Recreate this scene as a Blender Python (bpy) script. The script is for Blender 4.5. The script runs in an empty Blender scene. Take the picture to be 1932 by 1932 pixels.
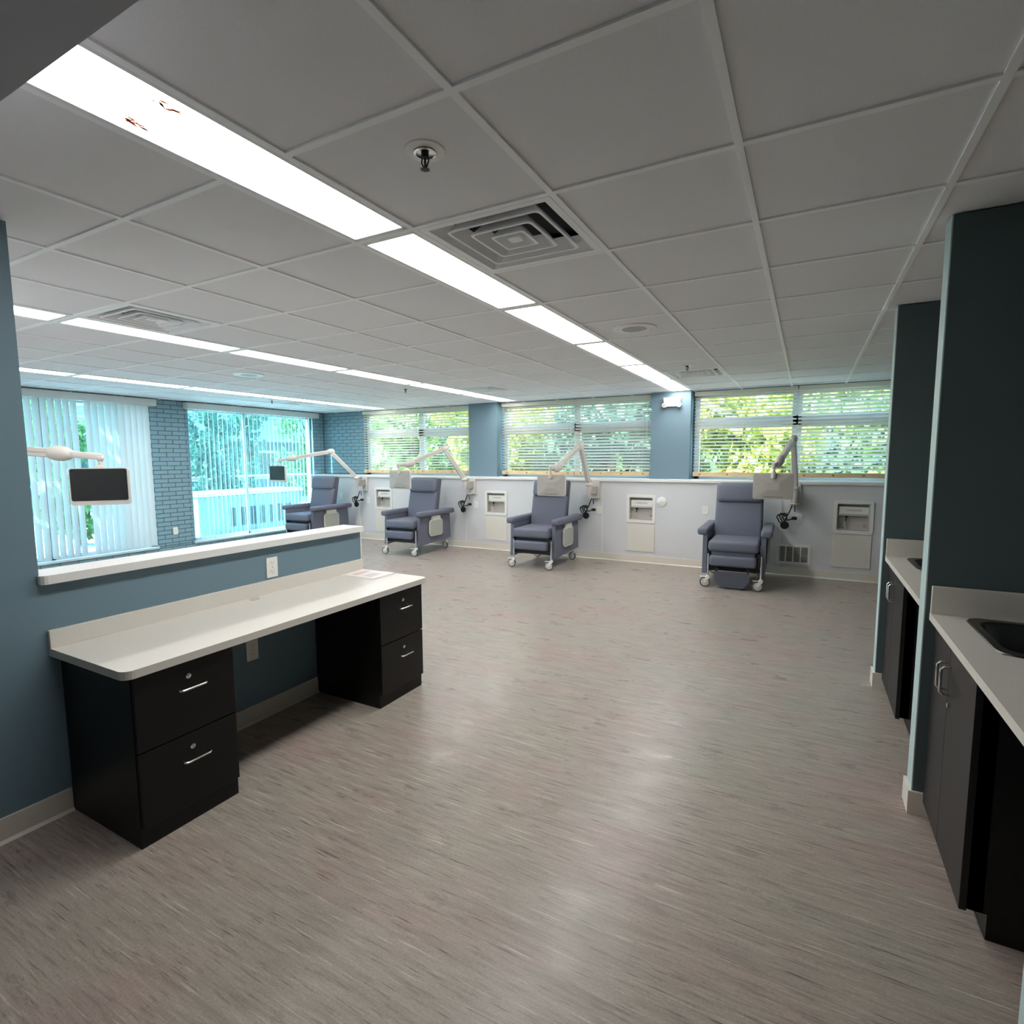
import bpy, bmesh, math, random
from mathutils import Vector, Matrix
random.seed(7)
SC = bpy.context.scene
COL = SC.collection
PI = math.pi

# ------------------------------------------------------------------ camera
def cam_axes(yaw, pitch, roll):
    f = Vector((math.sin(yaw)*math.cos(pitch), math.cos(yaw)*math.cos(pitch), math.sin(pitch)))
    r0 = Vector((math.cos(yaw), -math.sin(yaw), 0)); u0 = r0.cross(f)
    r = r0*math.cos(roll) + u0*math.sin(roll)
    return r, r.cross(f), f
cd = bpy.data.cameras.new('camera'); cam = bpy.data.objects.new('camera', cd); COL.objects.link(cam)
r_, u_, f_ = cam_axes(-0.4966, -0.0997, -0.0051)
M4 = Matrix((r_, u_, -f_)).transposed().to_4x4(); M4.translation = (1.4381, -1.2183, 1.52)
cam.matrix_world = M4
cd.sensor_width = 36; cd.lens = 1024.73/1932*36; cd.clip_start = 0.05; cd.clip_end = 200
SC.camera = cam

# ------------------------------------------------------------------ light and exposure
LAMP = 6.3            # radiance of the ceiling light lenses
W = bpy.data.worlds.new('sky'); SC.world = W; W.use_nodes = True
wn = W.node_tree; bg = wn.nodes['Background']
sky = wn.nodes.new('ShaderNodeTexSky'); sky.sky_type = 'NISHITA'; sky.sun_disc = False
sky.sun_elevation = math.radians(46); sky.sun_rotation = math.radians(210); sky.air_density = 1.0; sky.dust_density = 1.5
wn.links.new(sky.outputs[0], bg.inputs[0]); bg.inputs[1].default_value = 1.25
sd = bpy.data.lights.new('sun', 'SUN'); sd.energy = 17.0; sd.angle = math.radians(0.6); sd.color = (1, .96, .88)
so = bpy.data.objects.new('sun', sd); COL.objects.link(so)
so.rotation_euler = Vector((-0.35, -0.62, 0.70)).to_track_quat('Z', 'Y').to_euler(); so.location = (-8, -8, 14)
vs = SC.view_settings
vs.view_transform = 'Standard'; vs.look = 'None'; vs.exposure = 1.6; vs.gamma = 1.0; vs.use_curve_mapping = False
SC.cycles.max_bounces = 8; SC.cycles.diffuse_bounces = 5; SC.cycles.transparent_max_bounces = 16
SC.cycles.sample_clamp_indirect = 6.0; SC.cycles.use_denoising = True
SC.cycles.caustics_reflective = False; SC.cycles.caustics_refractive = False

# ------------------------------------------------------------------ materials
def lin(r, g, b):
    c = lambda v: (v/255/12.92) if v/255 <= .04045 else ((v/255+.055)/1.055)**2.4
    return (c(r), c(g), c(b), 1)
def mat(name, col, rough=.5, metal=0, spec=.5, noise=None, bump=None, trans=0, coat=0):
    """noise=(scale, amount): value mottling; bump=(scale, strength)."""
    m = bpy.data.materials.new(name); m.use_nodes = True
    nt = m.node_tree; b = nt.nodes['Principled BSDF']
    b.inputs['Base Color'].default_value = col; b.inputs['Roughness'].default_value = rough
    b.inputs['Metallic'].default_value = metal; b.inputs['Specular IOR Level'].default_value = spec
    b.inputs['Coat Weight'].default_value = coat
    tc = nt.nodes.new('ShaderNodeTexCoord')
    if noise:
        n = nt.nodes.new('ShaderNodeTexNoise'); n.inputs['Scale'].default_value = noise[0]; n.inputs['Detail'].default_value = 4
        nt.links.new(tc.outputs['Object'], n.inputs['Vector'])
        r = nt.nodes.new('ShaderNodeMapRange'); r.inputs[1].default_value = .25; r.inputs[2].default_value = .75
        r.inputs[3].default_value = 1-noise[1]; r.inputs[4].default_value = 1+noise[1]
        nt.links.new(n.outputs['Fac'], r.inputs[0])
        mx = nt.nodes.new('ShaderNodeMix'); mx.data_type = 'RGBA'; mx.blend_type = 'MULTIPLY'; mx.inputs['Factor'].default_value = 1
        mx.inputs['A'].default_value = col
        nt.links.new(r.outputs[0], mx.inputs['B']); nt.links.new(mx.outputs['Result'], b.inputs['Base Color'])
    if bump:
        n2 = nt.nodes.new('ShaderNodeTexNoise'); n2.inputs['Scale'].default_value = bump[0]; n2.inputs['Detail'].default_value = 3
        nt.links.new(tc.outputs['Object'], n2.inputs['Vector'])
        bp = nt.nodes.new('ShaderNodeBump'); bp.inputs['Strength'].default_value = bump[1]; bp.inputs['Distance'].default_value = .003
        nt.links.new(n2.outputs['Fac'], bp.inputs['Height']); nt.links.new(bp.outputs[0], b.inputs['Normal'])
    if trans:
        t = nt.nodes.new('ShaderNodeBsdfTranslucent'); t.inputs[0].default_value = col
        ms = nt.nodes.new('ShaderNodeMixShader'); ms.inputs[0].default_value = trans
        nt.links.new(b.outputs[0], ms.inputs[1]); nt.links.new(t.outputs[0], ms.inputs[2])
        nt.links.new(ms.outputs[0], nt.nodes['Material Output'].inputs[0])
    return m
def emis(name, col, s):
    m = bpy.data.materials.new(name); m.use_nodes = True; nt = m.node_tree; nt.nodes.clear()
    e = nt.nodes.new('ShaderNodeEmission'); e.inputs[0].default_value = col; e.inputs[1].default_value = s
    o = nt.nodes.new('ShaderNodeOutputMaterial'); nt.links.new(e.outputs[0], o.inputs[0]); return m
def glass(name, tint, refl=.08):
    m = bpy.data.materials.new(name); m.use_nodes = True; nt = m.node_tree; nt.nodes.clear()
    t = nt.nodes.new('ShaderNodeBsdfTransparent'); t.inputs[0].default_value = tint
    g = nt.nodes.new('ShaderNodeBsdfGlossy'); g.inputs['Roughness'].default_value = .02
    mx = nt.nodes.new('ShaderNodeMixShader'); mx.inputs[0].default_value = refl
    o = nt.nodes.new('ShaderNodeOutputMaterial')
    nt.links.new(t.outputs[0], mx.inputs[1]); nt.links.new(g.outputs[0], mx.inputs[2]); nt.links.new(mx.outputs[0], o.inputs[0]); return m
def floor_mat():
    m = bpy.data.materials.new('streaked vinyl'); m.use_nodes = True; nt = m.node_tree; N = nt.nodes; L = nt.links
    b = N['Principled BSDF']; tc = N.new('ShaderNodeTexCoord')
    def noise(sx, sy, detail, rough=.6):
        mp = N.new('ShaderNodeMapping'); mp.inputs['Scale'].default_value = (sx, sy, 1); L.new(tc.outputs['Object'], mp.inputs[0])
        n = N.new('ShaderNodeTexNoise'); n.inputs['Scale'].default_value = 1; n.inputs['Detail'].default_value = detail; n.inputs['Roughness'].default_value = rough
        L.new(mp.outputs[0], n.inputs['Vector']); return n
    def ramp(src, stops):
        r = N.new('ShaderNodeValToRGB'); e = r.color_ramp.elements
        e[0].position, e[0].color = stops[0]; e[1].position, e[1].color = stops[-1]
        for p, c in stops[1:-1]:
            k = e.new(p); k.color = c
        L.new(src, r.inputs[0]); return r
    def mixc(kind, fac, a, bb):
        x = N.new('ShaderNodeMix'); x.data_type = 'RGBA'; x.blend_type = kind
        if isinstance(fac, float): x.inputs['Factor'].default_value = fac
        else: L.new(fac, x.inputs['Factor'])
        for k, v in (('A', a), ('B', bb)):
            if isinstance(v, tuple): x.inputs[k].default_value = v
            else: L.new(v, x.inputs[k])
        return x.outputs['Result']
    big = noise(1.3, 2.2, 3)                                # large warm and green-grey patches
    base = ramp(big.outputs['Fac'], [(.34, lin(158, 141, 134)), (.5, lin(156, 146, 137)), (.66, lin(152, 146, 136))])
    med = noise(2.6, 34, 5, .7)
    mr = ramp(med.outputs['Fac'], [(.28, (.76, .76, .76, 1)), (.5, (1, 1, 1, 1)), (.74, (1.17, 1.17, 1.16, 1))])
    c1 = mixc('MULTIPLY', 1.0, base.outputs[0], mr.outputs[0])
    fine = noise(7, 95, 4, .65)
    fr = ramp(fine.outputs['Fac'], [(.30, (.66, .65, .64, 1)), (.46, (1, 1, 1, 1)), (.56, (1, 1, 1, 1)), (.72, (1.26, 1.26, 1.25, 1))])
    c1 = mixc('MULTIPLY', 1.0, c1, fr.outputs[0])
    dk = noise(5.0, 120, 2, .5)
    dr = ramp(dk.outputs['Fac'], [(.27, (.9, .9, .9, 1)), (.37, (0, 0, 0, 1))])
    c2 = mixc('MIX', dr.outputs[0], c1, lin(92, 80, 73))
    lt = noise(3.4, 105, 2, .5)
    lr = ramp(lt.outputs['Fac'], [(.63, (0, 0, 0, 1)), (.72, (.85, .85, .85, 1))])
    c3 = mixc('MIX', lr.outputs[0], c2, lin(194, 186, 174))
    grain = noise(90, 210, 3, .7)
    gr = ramp(grain.outputs['Fac'], [(.25, (.80, .80, .80, 1)), (.75, (1.18, 1.18, 1.18, 1))])
    c4 = mixc('MULTIPLY', 1.0, c3, gr.outputs[0])
    L.new(c4, b.inputs['Base Color'])
    rr = N.new('ShaderNodeMapRange'); rr.inputs[1].default_value = .3; rr.inputs[2].default_value = .7; rr.inputs[3].default_value = .23; rr.inputs[4].default_value = .42
    L.new(noise(3.2, 9, 6, .7).outputs['Fac'], rr.inputs[0]); L.new(rr.outputs[0], b.inputs['Roughness'])
    bp = N.new('ShaderNodeBump'); bp.inputs['Strength'].default_value = .25; bp.inputs['Distance'].default_value = .002
    L.new(noise(14, 60, 4).outputs['Fac'], bp.inputs['Height']); L.new(bp.outputs[0], b.inputs['Normal'])
    b.inputs['Specular IOR Level'].default_value = .32
    return m
MT = dict(
    floor=floor_mat(),
    tile=mat('mineral ceiling tile', (.82, .82, .85, 1), .95, spec=.1, noise=(260, .05), bump=(420, .25)),
    grid=mat('ceiling grid white', (.93, .94, .96, 1), .6, spec=.3),
    slab=mat('slab grey', (.35, .35, .35, 1), .9),
    blue=mat('blue grey paint', lin(110, 134, 147), .55, spec=.35, bump=(300, .06)),
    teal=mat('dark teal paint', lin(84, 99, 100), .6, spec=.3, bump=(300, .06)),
    edge=mat('pale fin end', lin(186, 206, 206), .5, spec=.3),
    brick=mat('painted brick', lin(128, 160, 172), .6, spec=.3, noise=(30, .06), bump=(120, .4)),
    mortar=mat('painted mortar', lin(74, 98, 108), .8),
    white=mat('white wall panel', lin(214, 215, 218), .5, spec=.4, bump=(200, .03)),
    header=mat('header paint', lin(176, 178, 187), .7),
    cove=mat('cream vinyl base', lin(218, 211, 199), .45),
    panel=mat('off white panel', lin(224, 220, 211), .45),
    trimw=mat('white trim', lin(226, 226, 224), .4),
    solid=mat('speckled solid surface', lin(213, 209, 201), .35, noise=(420, .07)),
    solidg=mat('speckled grey solid surface', lin(214, 209, 200), .35, noise=(420, .10)),
    black=mat('black laminate', lin(13, 12, 12), .42, spec=.35, noise=(60, .1)),
    brown=mat('espresso laminate', lin(31, 28, 29), .45, spec=.35, noise=(60, .1)),
    chrome=mat('brushed nickel', (.72, .72, .71, 1), .22, metal=1),
    steel=mat('stainless steel', (.10, .10, .095, 1), .34, metal=1),
    plastic=mat('pale grey plastic', lin(200, 195, 189), .42),
    plasticd=mat('warm grey plastic', lin(168, 163, 157), .45),
    pwhite=mat('white plastic', lin(232, 231, 227), .38),
    tray=mat('grey green plastic', lin(168, 170, 160), .4),
    trayrim=mat('pale tray rim', lin(206, 206, 198), .4),
    fabric=mat('slate vinyl upholstery', lin(104, 107, 122), .6, spec=.3, noise=(180, .05), bump=(260, .12)),
    fabricd=mat('dark slate upholstery', lin(84, 86, 98), .65, spec=.3, noise=(180, .05)),
    dark=mat('dark mechanism', lin(30, 30, 33), .5),
    tyre=mat('grey tyre', lin(92, 92, 92), .6),
    screen=mat('dark screen', lin(14, 18, 20), .12, spec=.5),
    cord=mat('black cord', lin(12, 12, 13), .45),
    void=mat('dark duct', lin(34, 40, 48), .8),
    slat=mat('white blind slat', lin(236, 232, 222), .5, trans=.45),
    vane=mat('white vinyl vane', lin(226, 226, 224), .5, trans=.30),
    wood=mat('tan wood rail', lin(214, 188, 150), .5, noise=(14, .12)),
    plug=mat('wood plug', lin(150, 112, 74), .5),
    frame=mat('window frame', lin(206, 216, 220), .4),
    framed=mat('grey window frame', lin(128, 146, 152), .45),
    glassb=glass('clear glass', (.90, .97, .95, 1)),
    glassl=glass('blue tinted glass', (.47, .71, .76, 1)),
    lens=emis('lit lens', (1, .985, .955, 1), LAMP),
    leaf=mat('green leaves', lin(110, 140, 82), .5, trans=.45, noise=(2.5, .35)),
    leafy=mat('yellow green leaves', lin(166, 178, 84), .5, trans=.45, noise=(2.5, .3)),
    leafd=mat('deep green leaves', lin(70, 106, 90), .5, trans=.4, noise=(2.5, .35)),
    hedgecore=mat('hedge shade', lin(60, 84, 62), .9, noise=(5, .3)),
    bark=mat('bark', lin(92, 78, 64), .9, noise=(12, .3)),
    concrete=mat('pale concrete', lin(214, 212, 204), .8, noise=(3, .1)),
    lawn=mat('pale gravel', lin(206, 204, 194), .9, noise=(6, .3)),
    stucco=mat('white stucco', lin(158, 166, 164), .8, noise=(4, .04)),
    boxgrey=mat('pale blue grey metal', lin(132, 146, 152), .6),
    shadew=mat('grey siding', lin(74, 90, 92), .8),
    paper=mat('white paper', lin(236, 230, 226), .7),
    ink=mat('pink ink', lin(214, 160, 168), .7),
    inkg=mat('grey ink', lin(120, 128, 130), .7),
    rust=mat('old brown stain', lin(176, 120, 100), .8, trans=.35),
)

# ------------------------------------------------------------------ mesh helpers
def NB(): return bmesh.new()
def box(bm, x0, x1, y0, y1, z0, z1, bev=0, seg=2):
    r = bmesh.ops.create_cube(bm, size=1)
    vs_ = r['verts']
    for v in vs_:
        v.co = Vector(((x0+x1)/2+v.co.x*(x1-x0), (y0+y1)/2+v.co.y*(y1-y0), (z0+z1)/2+v.co.z*(z1-z0)))
    if bev:
        es = list({e for v in vs_ for e in v.link_edges})
        bmesh.ops.bevel(bm, geom=es, offset=bev, segments=seg, profile=.5, affect='EDGES')
    return bm
def prism(bm, pts, axis, a, b):
    """closed polygon pts (2D) extruded along axis 'x','y','z' from a to b."""
    def P(p, t): return {'x': (t, p[0], p[1]), 'y': (p[0], t, p[1]), 'z': (p[0], p[1], t)}[axis]
    A = [bm.verts.new(P(p, a)) for p in pts]; B = [bm.verts.new(P(p, b)) for p in pts]
    n = len(pts); bm.faces.new(A); bm.faces.new(B[::-1])
    for i in range(n): bm.faces.new((A[i], B[i], B[(i+1) % n], A[(i+1) % n]))
    bmesh.ops.recalc_face_normals(bm, faces=bm.faces[:]); return bm
def rrect(w, h, r, n=5, cx=0, cy=0):
    out = []
    for sx, sy, a0 in ((1, 1, 0), (-1, 1, 90), (-1, -1, 180), (1, -1, 270)):
        for k in range(n+1):
            a = math.radians(a0+90*k/n)
            out.append((cx+sx*(w/2-r)+r*math.cos(a), cy+sy*(h/2-r)+r*math.sin(a)))
    return out
def tube(bm, pts, r, n=8, cap=True):
    pts = [Vector(p) for p in pts]; rings = []; up = Vector((0, 0, 1))
    rs = r if isinstance(r, (list, tuple)) else [r]*len(pts)
    prev = None
    for i, p in enumerate(pts):
        d = (pts[min(i+1, len(pts)-1)]-pts[max(i-1, 0)]).normalized()
        if prev is None:
            a = d.orthogonal().normalized()
        else:
            a = (prev-d*prev.dot(d)); a = a.normalized() if a.length > 1e-6 else d.orthogonal().normalized()
        prev = a; b = d.cross(a)
        rings.append([bm.verts.new(p+(a*math.cos(2*PI*k/n)+b*math.sin(2*PI*k/n))*rs[i]) for k in range(n)])
    for i in range(len(rings)-1):
        for k in range(n): bm.faces.new((rings[i][k], rings[i][(k+1) % n], rings[i+1][(k+1) % n], rings[i+1][k]))
    if cap: bm.faces.new(rings[0][::-1]); bm.faces.new(rings[-1])
    return bm
def lathe(bm, prof, c=(0, 0, 0), axis='z', n=24):
    """prof: [(radius, height)] along axis."""
    rings = []
    for r, h in prof:
        ring = []
        for k in range(n):
            a = 2*PI*k/n; p = (max(r, 1e-4)*math.cos(a), max(r, 1e-4)*math.sin(a), h)
            if axis == 'y': p = (p[0], p[2], p[1])
            if axis == 'x': p = (p[2], p[0], p[1])
            ring.append(bm.verts.new(Vector(p)+Vector(c)))
        rings.append(ring)
    for i in range(len(rings)-1):
        for k in range(n): bm.faces.new((rings[i][k], rings[i][(k+1) % n], rings[i+1][(k+1) % n], rings[i+1][k]))
    bm.faces.new(rings[0][::-1]); bm.faces.new(rings[-1])
    bmesh.ops.recalc_face_normals(bm, faces=bm.faces[:]); return bm
def ellipsoid(bm, c, rx, ry, rz, rot=None, seg=16):
    r = bmesh.ops.create_uvsphere(bm, u_segments=seg, v_segments=seg//2+2, radius=1)
    for v in r['verts']:
        p = Vector((v.co.x*rx, v.co.y*ry, v.co.z*rz))
        if rot: p = rot @ p
        v.co = p+Vector(c)
    return bm
def beam(bm, a, b, w, h, up=(0, 0, 1), bev=.008):
    """box beam from a to b, width w (sideways), height h."""
    a, b = Vector(a), Vector(b); d = (b-a); L = d.length; d.normalize()
    s = d.cross(Vector(up)).normalized(); u = s.cross(d)
    t = NB(); box(t, -w/2, w/2, 0, L, -h/2, h/2, bev)
    R = Matrix((s, d, u)).transposed()
    for v in t.verts: v.co = a+R @ v.co
    me = bpy.data.meshes.new('tmp'); t.to_mesh(me); t.free(); bm.from_mesh(me); bpy.data.meshes.remove(me)
    return bm
def mesh(name, bm, m, smooth=False):
    me = bpy.data.meshes.new(name); bm.to_mesh(me); bm.free()
    me.materials.append(m)
    if smooth:
        for p in me.polygons: p.use_smooth = True
        try: me.set_sharp_from_angle(angle=math.radians(40))
        except Exception: pass
    return me
def obj(name, me, parent=None, loc=None, rot=None):
    o = bpy.data.objects.new(name, me); COL.objects.link(o)
    if parent is not None: o.parent = parent
    if loc is not None: o.location = loc
    if rot is not None: o.rotation_euler = rot
    return o
def part(name, bm, m, parent=None, smooth=False, loc=None, rot=None, label=None):
    o = obj(name, mesh(name, bm, MT[m] if isinstance(m, str) else m, smooth), parent, loc, rot)
    if label: o['label'] = label
    return o
def tag(o, label, cat, group=None):
    o['label'] = label; o['category'] = cat
    if group: o['group'] = group
    return o
def thing(name, label, cat, loc=(0, 0, 0), rz=0, group=None):
    o = obj(name, None, None, loc, (0, 0, rz)); o.empty_display_size = .1
    return tag(o, label, cat, group)
def struct(name, bm, m, parent=None):
    o = part(name, bm, m, parent)
    if parent is None: o['kind'] = 'structure'
    return o
def sempty(name):
    o = obj(name, None); o['kind'] = 'structure'; return o
def B(*a, **k): return box(NB(), *a, **k)
def clone(root, loc, rot=None):
    r = root.copy(); COL.objects.link(r); r.location = loc
    if rot is not None: r.rotation_euler = rot
    for ch in list(root.children):
        c = ch.copy(); COL.objects.link(c); c.parent = r
        for g in ch.children:
            d = g.copy(); COL.objects.link(d); d.parent = c
    return r

# ------------------------------------------------------------------ room dimensions
Z = 2.438; T = .6096
XL, XR, YB, YF = -7.40, 2.53, 6.93, -3.2       # left wall, right wall, window plane, wall behind the camera
XD = -1.325                                     # desk side partition face
YC = 6.50                                       # service half wall face

# floor
struct('floor', B(XL-.15, XR+.1, YF-.1, YB+.15, -.12, 0), 'floor')

# ------------------------------------------------------------------ ceiling: slab, tiles and grid
ceiling = struct('ceiling', B(XL-.15, XR+.1, YF-.1, YB+.15, Z+.10, Z+.22), 'slab')
A1, A0 = 0., -T/2
B1 = A0-4*T; B0 = B1-T/2
C1 = B0-4*T; C0 = C1-T/2
xl = [XL, C0-2*T, C0-T, C0, C1, C1+T, C1+2*T, C1+3*T, B0, B1, B1+T, B1+2*T, B1+3*T, A0, A1, T, 2*T, 3*T, 4*T, XR]
ks = list(range(-1, 12)); yl = [k*T for k in ks]
light_cols = {C0, B0, A0}
vent_cells = {(0., 1), (0., 8), (B1, 1), (B1, 8), (C0-T, 8)}
tile_cache = {}
def tile_mesh(w, d):
    key = (round(w, 3), round(d, 3))
    if key not in tile_cache:
        tile_cache[key] = mesh('ceiling_tile', box(NB(), .009, w-.009, .009, d-.009, 0, .014), MT['tile'])
    return tile_cache[key]
bar_cache = {}
def bar_mesh(w, d):
    key = (round(w, 3), round(d, 3))
    if key not in bar_cache: bar_cache[key] = mesh('grid_bar', box(NB(), 0, w, 0, d, 0, .016), MT['grid'])
    return bar_cache[key]
G = .024
for i in range(len(xl)-1):
    x0, x1 = xl[i], xl[i+1]
    for j, k in enumerate(ks):
        y0 = k*T; y1 = min((k+1)*T, YB)
        if x0 in light_cols and k < 11: continue
        if (x0, k) in vent_cells: continue
        obj('ceiling_tile', tile_mesh(x1-x0, y1-y0), ceiling, (x0, y0, Z+.007))
for x in xl[1:-1]:
    obj('grid_bar', bar_mesh(G, YB+.61), ceiling, (x-G/2, -.61, Z))
for i in range(len(xl)-1):
    for k in ks:
        if xl[i] in light_cols and k % 2 == 0: continue
        obj('grid_bar', bar_mesh(xl[i+1]-xl[i]-G, G), ceiling, (xl[i]+G/2, k*T-G/2, Z))
# plain ceiling over the strip behind the camera
part('ceiling_tile', B(XD, XR, YF, -.62, Z+.007, Z+.02), 'tile', ceiling)

# ------------------------------------------------------------------ walls
def brick_field(parent, plane, fixed, a0, a1, z0, z1, L=.213, H=.0677, off=0, sgn=1, z_anchor=0.):
    """bricks on a wall face; plane 'x': face x=fixed facing +x, runs along y; plane 'y': face y=fixed facing -y, runs along x."""
    cache = {}
    r0 = int(math.floor((z0-z_anchor)/H)); r1 = int(math.ceil((z1-z_anchor)/H))
    for r in range(r0, r1):
        za = max(z0, z_anchor+r*H)+.0045; zb = min(z1, z_anchor+(r+1)*H)-.0045
        if zb-za < .01: continue
        s = off-(L/2 if r % 2 else 0)
        n0 = int(math.floor((a0-s)/L))
        t = s+n0*L
        while t < a1:
            p, q = max(a0, t)+.0045, min(a1, t+L)-.0045
            if q-p > .012:
                key = (round(q-p, 3), round(zb-za, 3), r % 3)
                if key not in cache:
                    d = .009+.0012*(r % 3)
                    bb = B(0, d+.01, 0, q-p, 0, zb-za) if plane == 'x' else B(0, q-p, -d, .01, 0, zb-za)
                    cache[key] = mesh('brick', bb, MT['brick'])
                obj('brick', cache[key], parent, (fixed-.01, p, za) if plane == 'x' else (p, fixed, za))
            t += L
# left brick wall with two tall windows
LW = [(.95, 3.50), (4.10, 6.62)]; LZ = (.165, 2.36)
bm = NB(); e = XL-.16
box(bm, e, XL, -.4, YB+.12, 0, LZ[0]); box(bm, e, XL, -.4, YB+.12, LZ[1], Z+.11)
for a, b in ((-.4, LW[0][0]), (LW[0][1], LW[1][0]), (LW[1][1], YB+.12)): box(bm, e, XL, a, b, LZ[0], LZ[1])
wall_left = struct('wall_left', bm, 'mortar')
brick_field(wall_left, 'x', XL, 1.55, YB, 0, LZ[0])
brick_field(wall_left, 'x', XL, LW[0][1], LW[1][0], LZ[0], Z)
brick_field(wall_left, 'x', XL, LW[1][1], YB-.03, LZ[0], Z)
# back window wall
BW = [(-6.24, -3.66), (-3.14, -.54), (.00, XR-.02)]; BZ = (1.20, 2.40)
bm = NB()
box(bm, XL-.16, XR+.1, YB, YB+.14, 0, BZ[0]); box(bm, XL-.16, XR+.1, YB, YB+.14, BZ[1], Z+.11)
for a, b in ((XL-.16, BW[0][0]), (BW[0][1], BW[1][0]), (BW[1][1], BW[2][0]), (BW[2][1], XR+.1)): box(bm, a, b, YB, YB+.14, BZ[0], BZ[1])
wall_back = struct('wall_back', bm, 'mortar')
brick_field(wall_back, 'y', YB, XL, BW[0][0], 1.20, Z, L=.218)
brick_field(wall_back, 'y', YB, BW[1][0]-.02, BW[1][0]+.03, 1.2, Z)
struct('wall_column', B(-3.700, -3.147, 6.72, YB+.02, 1.20, Z), 'blue')
struct('wall_column', B(-.572, -.022, 6.72, YB+.02, 1.20, Z), 'blue')
# service half wall with recesses for the supply boxes
BOXX = [-5.455, -3.04, -.635, 1.955]
bm = NB()
box(bm, XL, XR, YC, YC+.06, 0, .625); box(bm, XL, XR, YC, YC+.06, .935, 1.165)
xs = [XL]+[v for c in BOXX for v in (c-.165, c+.165)]+[XR]
for i in range(0, len(xs), 2): box(bm, xs[i], xs[i+1], YC, YC+.06, .625, .935)
box(bm, XL, XR, YC+.14, YB, 0, 1.165)
wall_half = struct('wall_service', bm, 'white')
for x in (-6.05, -3.633, -1.214, 1.17):
    part('seam_strip', B(x-.008, x+.008, YC-.006, YC, .1, 1.165), 'trimw', wall_half)
struct('trim_1', B(XL, XR, YC-.03, YB-.005, 1.165, 1.203, bev=.006), 'trimw')
bm = NB(); prism(bm, [(YC, 0), (YC-.022, 0), (YC-.010, .012), (YC-.008, .1), (YC, .1)], 'x', XL, XR)
struct('baseboard_back', bm, 'cove')
# partition beside the desk
struct('wall_partition', B(XD-.12, XD, YF, -.213, 0, Z), 'blue')
wall_desk = struct('wall_desk', B(XD-.12, XD, -.213, 1.62, 0, 1.01), 'blue')
part('end_strip', B(XD-.125, XD+.004, 1.618, 1.628, .80, 1.01), 'trimw', wall_desk)
bm = NB(); prism(bm, [(-1.475, -.20), (-1.31, -.222)] + [(-1.285-.025+.025*math.sin(math.radians(a)), -.222+.025-.025*math.cos(math.radians(a))) for a in (0, 30, 60, 90)] + [(-1.285, 1.612), (-1.475, 1.612)], 'z', 1.010, 1.047)
struct('trim_2', bm, 'trimw')
bm = NB()
for a, b in ((YF, -.168), (.247, 1.188)):
    prism(bm, [(XD, 0), (XD+.022, 0), (XD+.010, .012), (XD+.008, .1), (XD, .1)], 'y', a, b)
struct('baseboard_desk', bm, 'cove')
# walls that close the place behind and beside the camera
struct('wall_front', B(XD, XR+.1, YF-.1, YF, 0, Z+.11), 'blue')
struct('wall_south', B(XL-.15, XD-.12, -.40, -.25, 0, Z+.11), 'white')
struct('wall_right', B(XR, XR+.1, YF, YB+.12, 0, Z+.11), 'teal')
struct('wall_header', B(XD, XR, -1.0, -.707, 2.20, Z), 'header')
# alcove fins
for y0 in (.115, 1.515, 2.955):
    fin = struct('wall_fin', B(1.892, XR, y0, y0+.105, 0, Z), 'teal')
    part('end_strip', B(1.888, 1.8925, y0-.001, y0+.106, .1, Z), 'edge', fin)  # thin pale strip over the fin end, paler than its broad faces
    bm = NB(); prism(bm, [(1.876, y0-.012), (XR, y0-.012), (XR, y0), (1.889, y0), (1.889, y0+.105), (XR, y0+.105), (XR, y0+.117), (1.876, y0+.117)], 'z', 0, .1)
    o = part('baseboard', bm, 'cove', fin)

# ------------------------------------------------------------------ windows
def window_back(n, x0, x1, xm):
    w = sempty('window_%d' % n); y0, y1 = YB+.03, YB+.09; z0, z1 = BZ
    for nm, b in (('frame_side', (x0, x0+.07, z0, z1)), ('frame_side', (x1-.07, x1, z0, z1)), ('frame_rail', (x0, x1, z0, z0+.05)), ('frame_rail', (x0, x1, z1-.05, z1)),
                  ('mullion', (xm-.055, xm+.055, z0, z1)), ('transom', (x0, x1, 1.93, 2.06))):
        part(nm, B(b[0], b[1], y0-(.006 if nm in ('mullion', 'transom') else 0), y1, b[2], b[3], bev=.004), 'frame', w)
    for a, b in ((x0+.07, xm-.055), (xm+.055, x1-.07)):
        for c, d in ((z0+.05, 1.93), (2.06, z1-.05)):
            part('pane', B(a, b, y0+.025, y0+.031, c, d), 'glassb', w)
window_back(1, BW[0][0], BW[0][1], -4.90); window_back(2, BW[1][0], BW[1][1], -1.80); window_back(3, BW[2][0], BW[2][1], 1.30)
def window_left(n, y0, y1, mull):
    w = sempty('window_%d' % n); x0, x1 = XL-.12, XL-.07; z0, z1 = LZ
    for b in ((y0, y0+.05, z0, z1), (y1-.05, y1, z0, z1)): part('frame_side', B(x0, x1, b[0], b[1], b[2], b[3]), 'frame', w)
    for b in ((z0, z0+.05), (z1-.05, z1)): part('frame_rail', B(x0, x1, y0, y1, b[0], b[1]), 'frame', w)
    ys = [y0+.05]+mull+[y1-.05]
    for m_ in mull: part('mullion', B(x0, x1, m_-.022, m_+.022, z0, z1), 'framed', w)
    for i in range(len(ys)-1):
        part('pane', B(x0+.02, x0+.026, ys[i]+(.022 if i else 0), ys[i+1]-(.022 if i < len(ys)-2 else 0), z0+.05, z1-.05), 'glassl', w)
    part('sill', B(XL-.07, XL+.035, y0-.02, y1+.02, z0-.028, z0+.004, bev=.004), 'frame', w)
window_left(4, LW[0][0], LW[0][1], [2.2]); window_left(5, LW[1][0], LW[1][1], [5.16])

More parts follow.
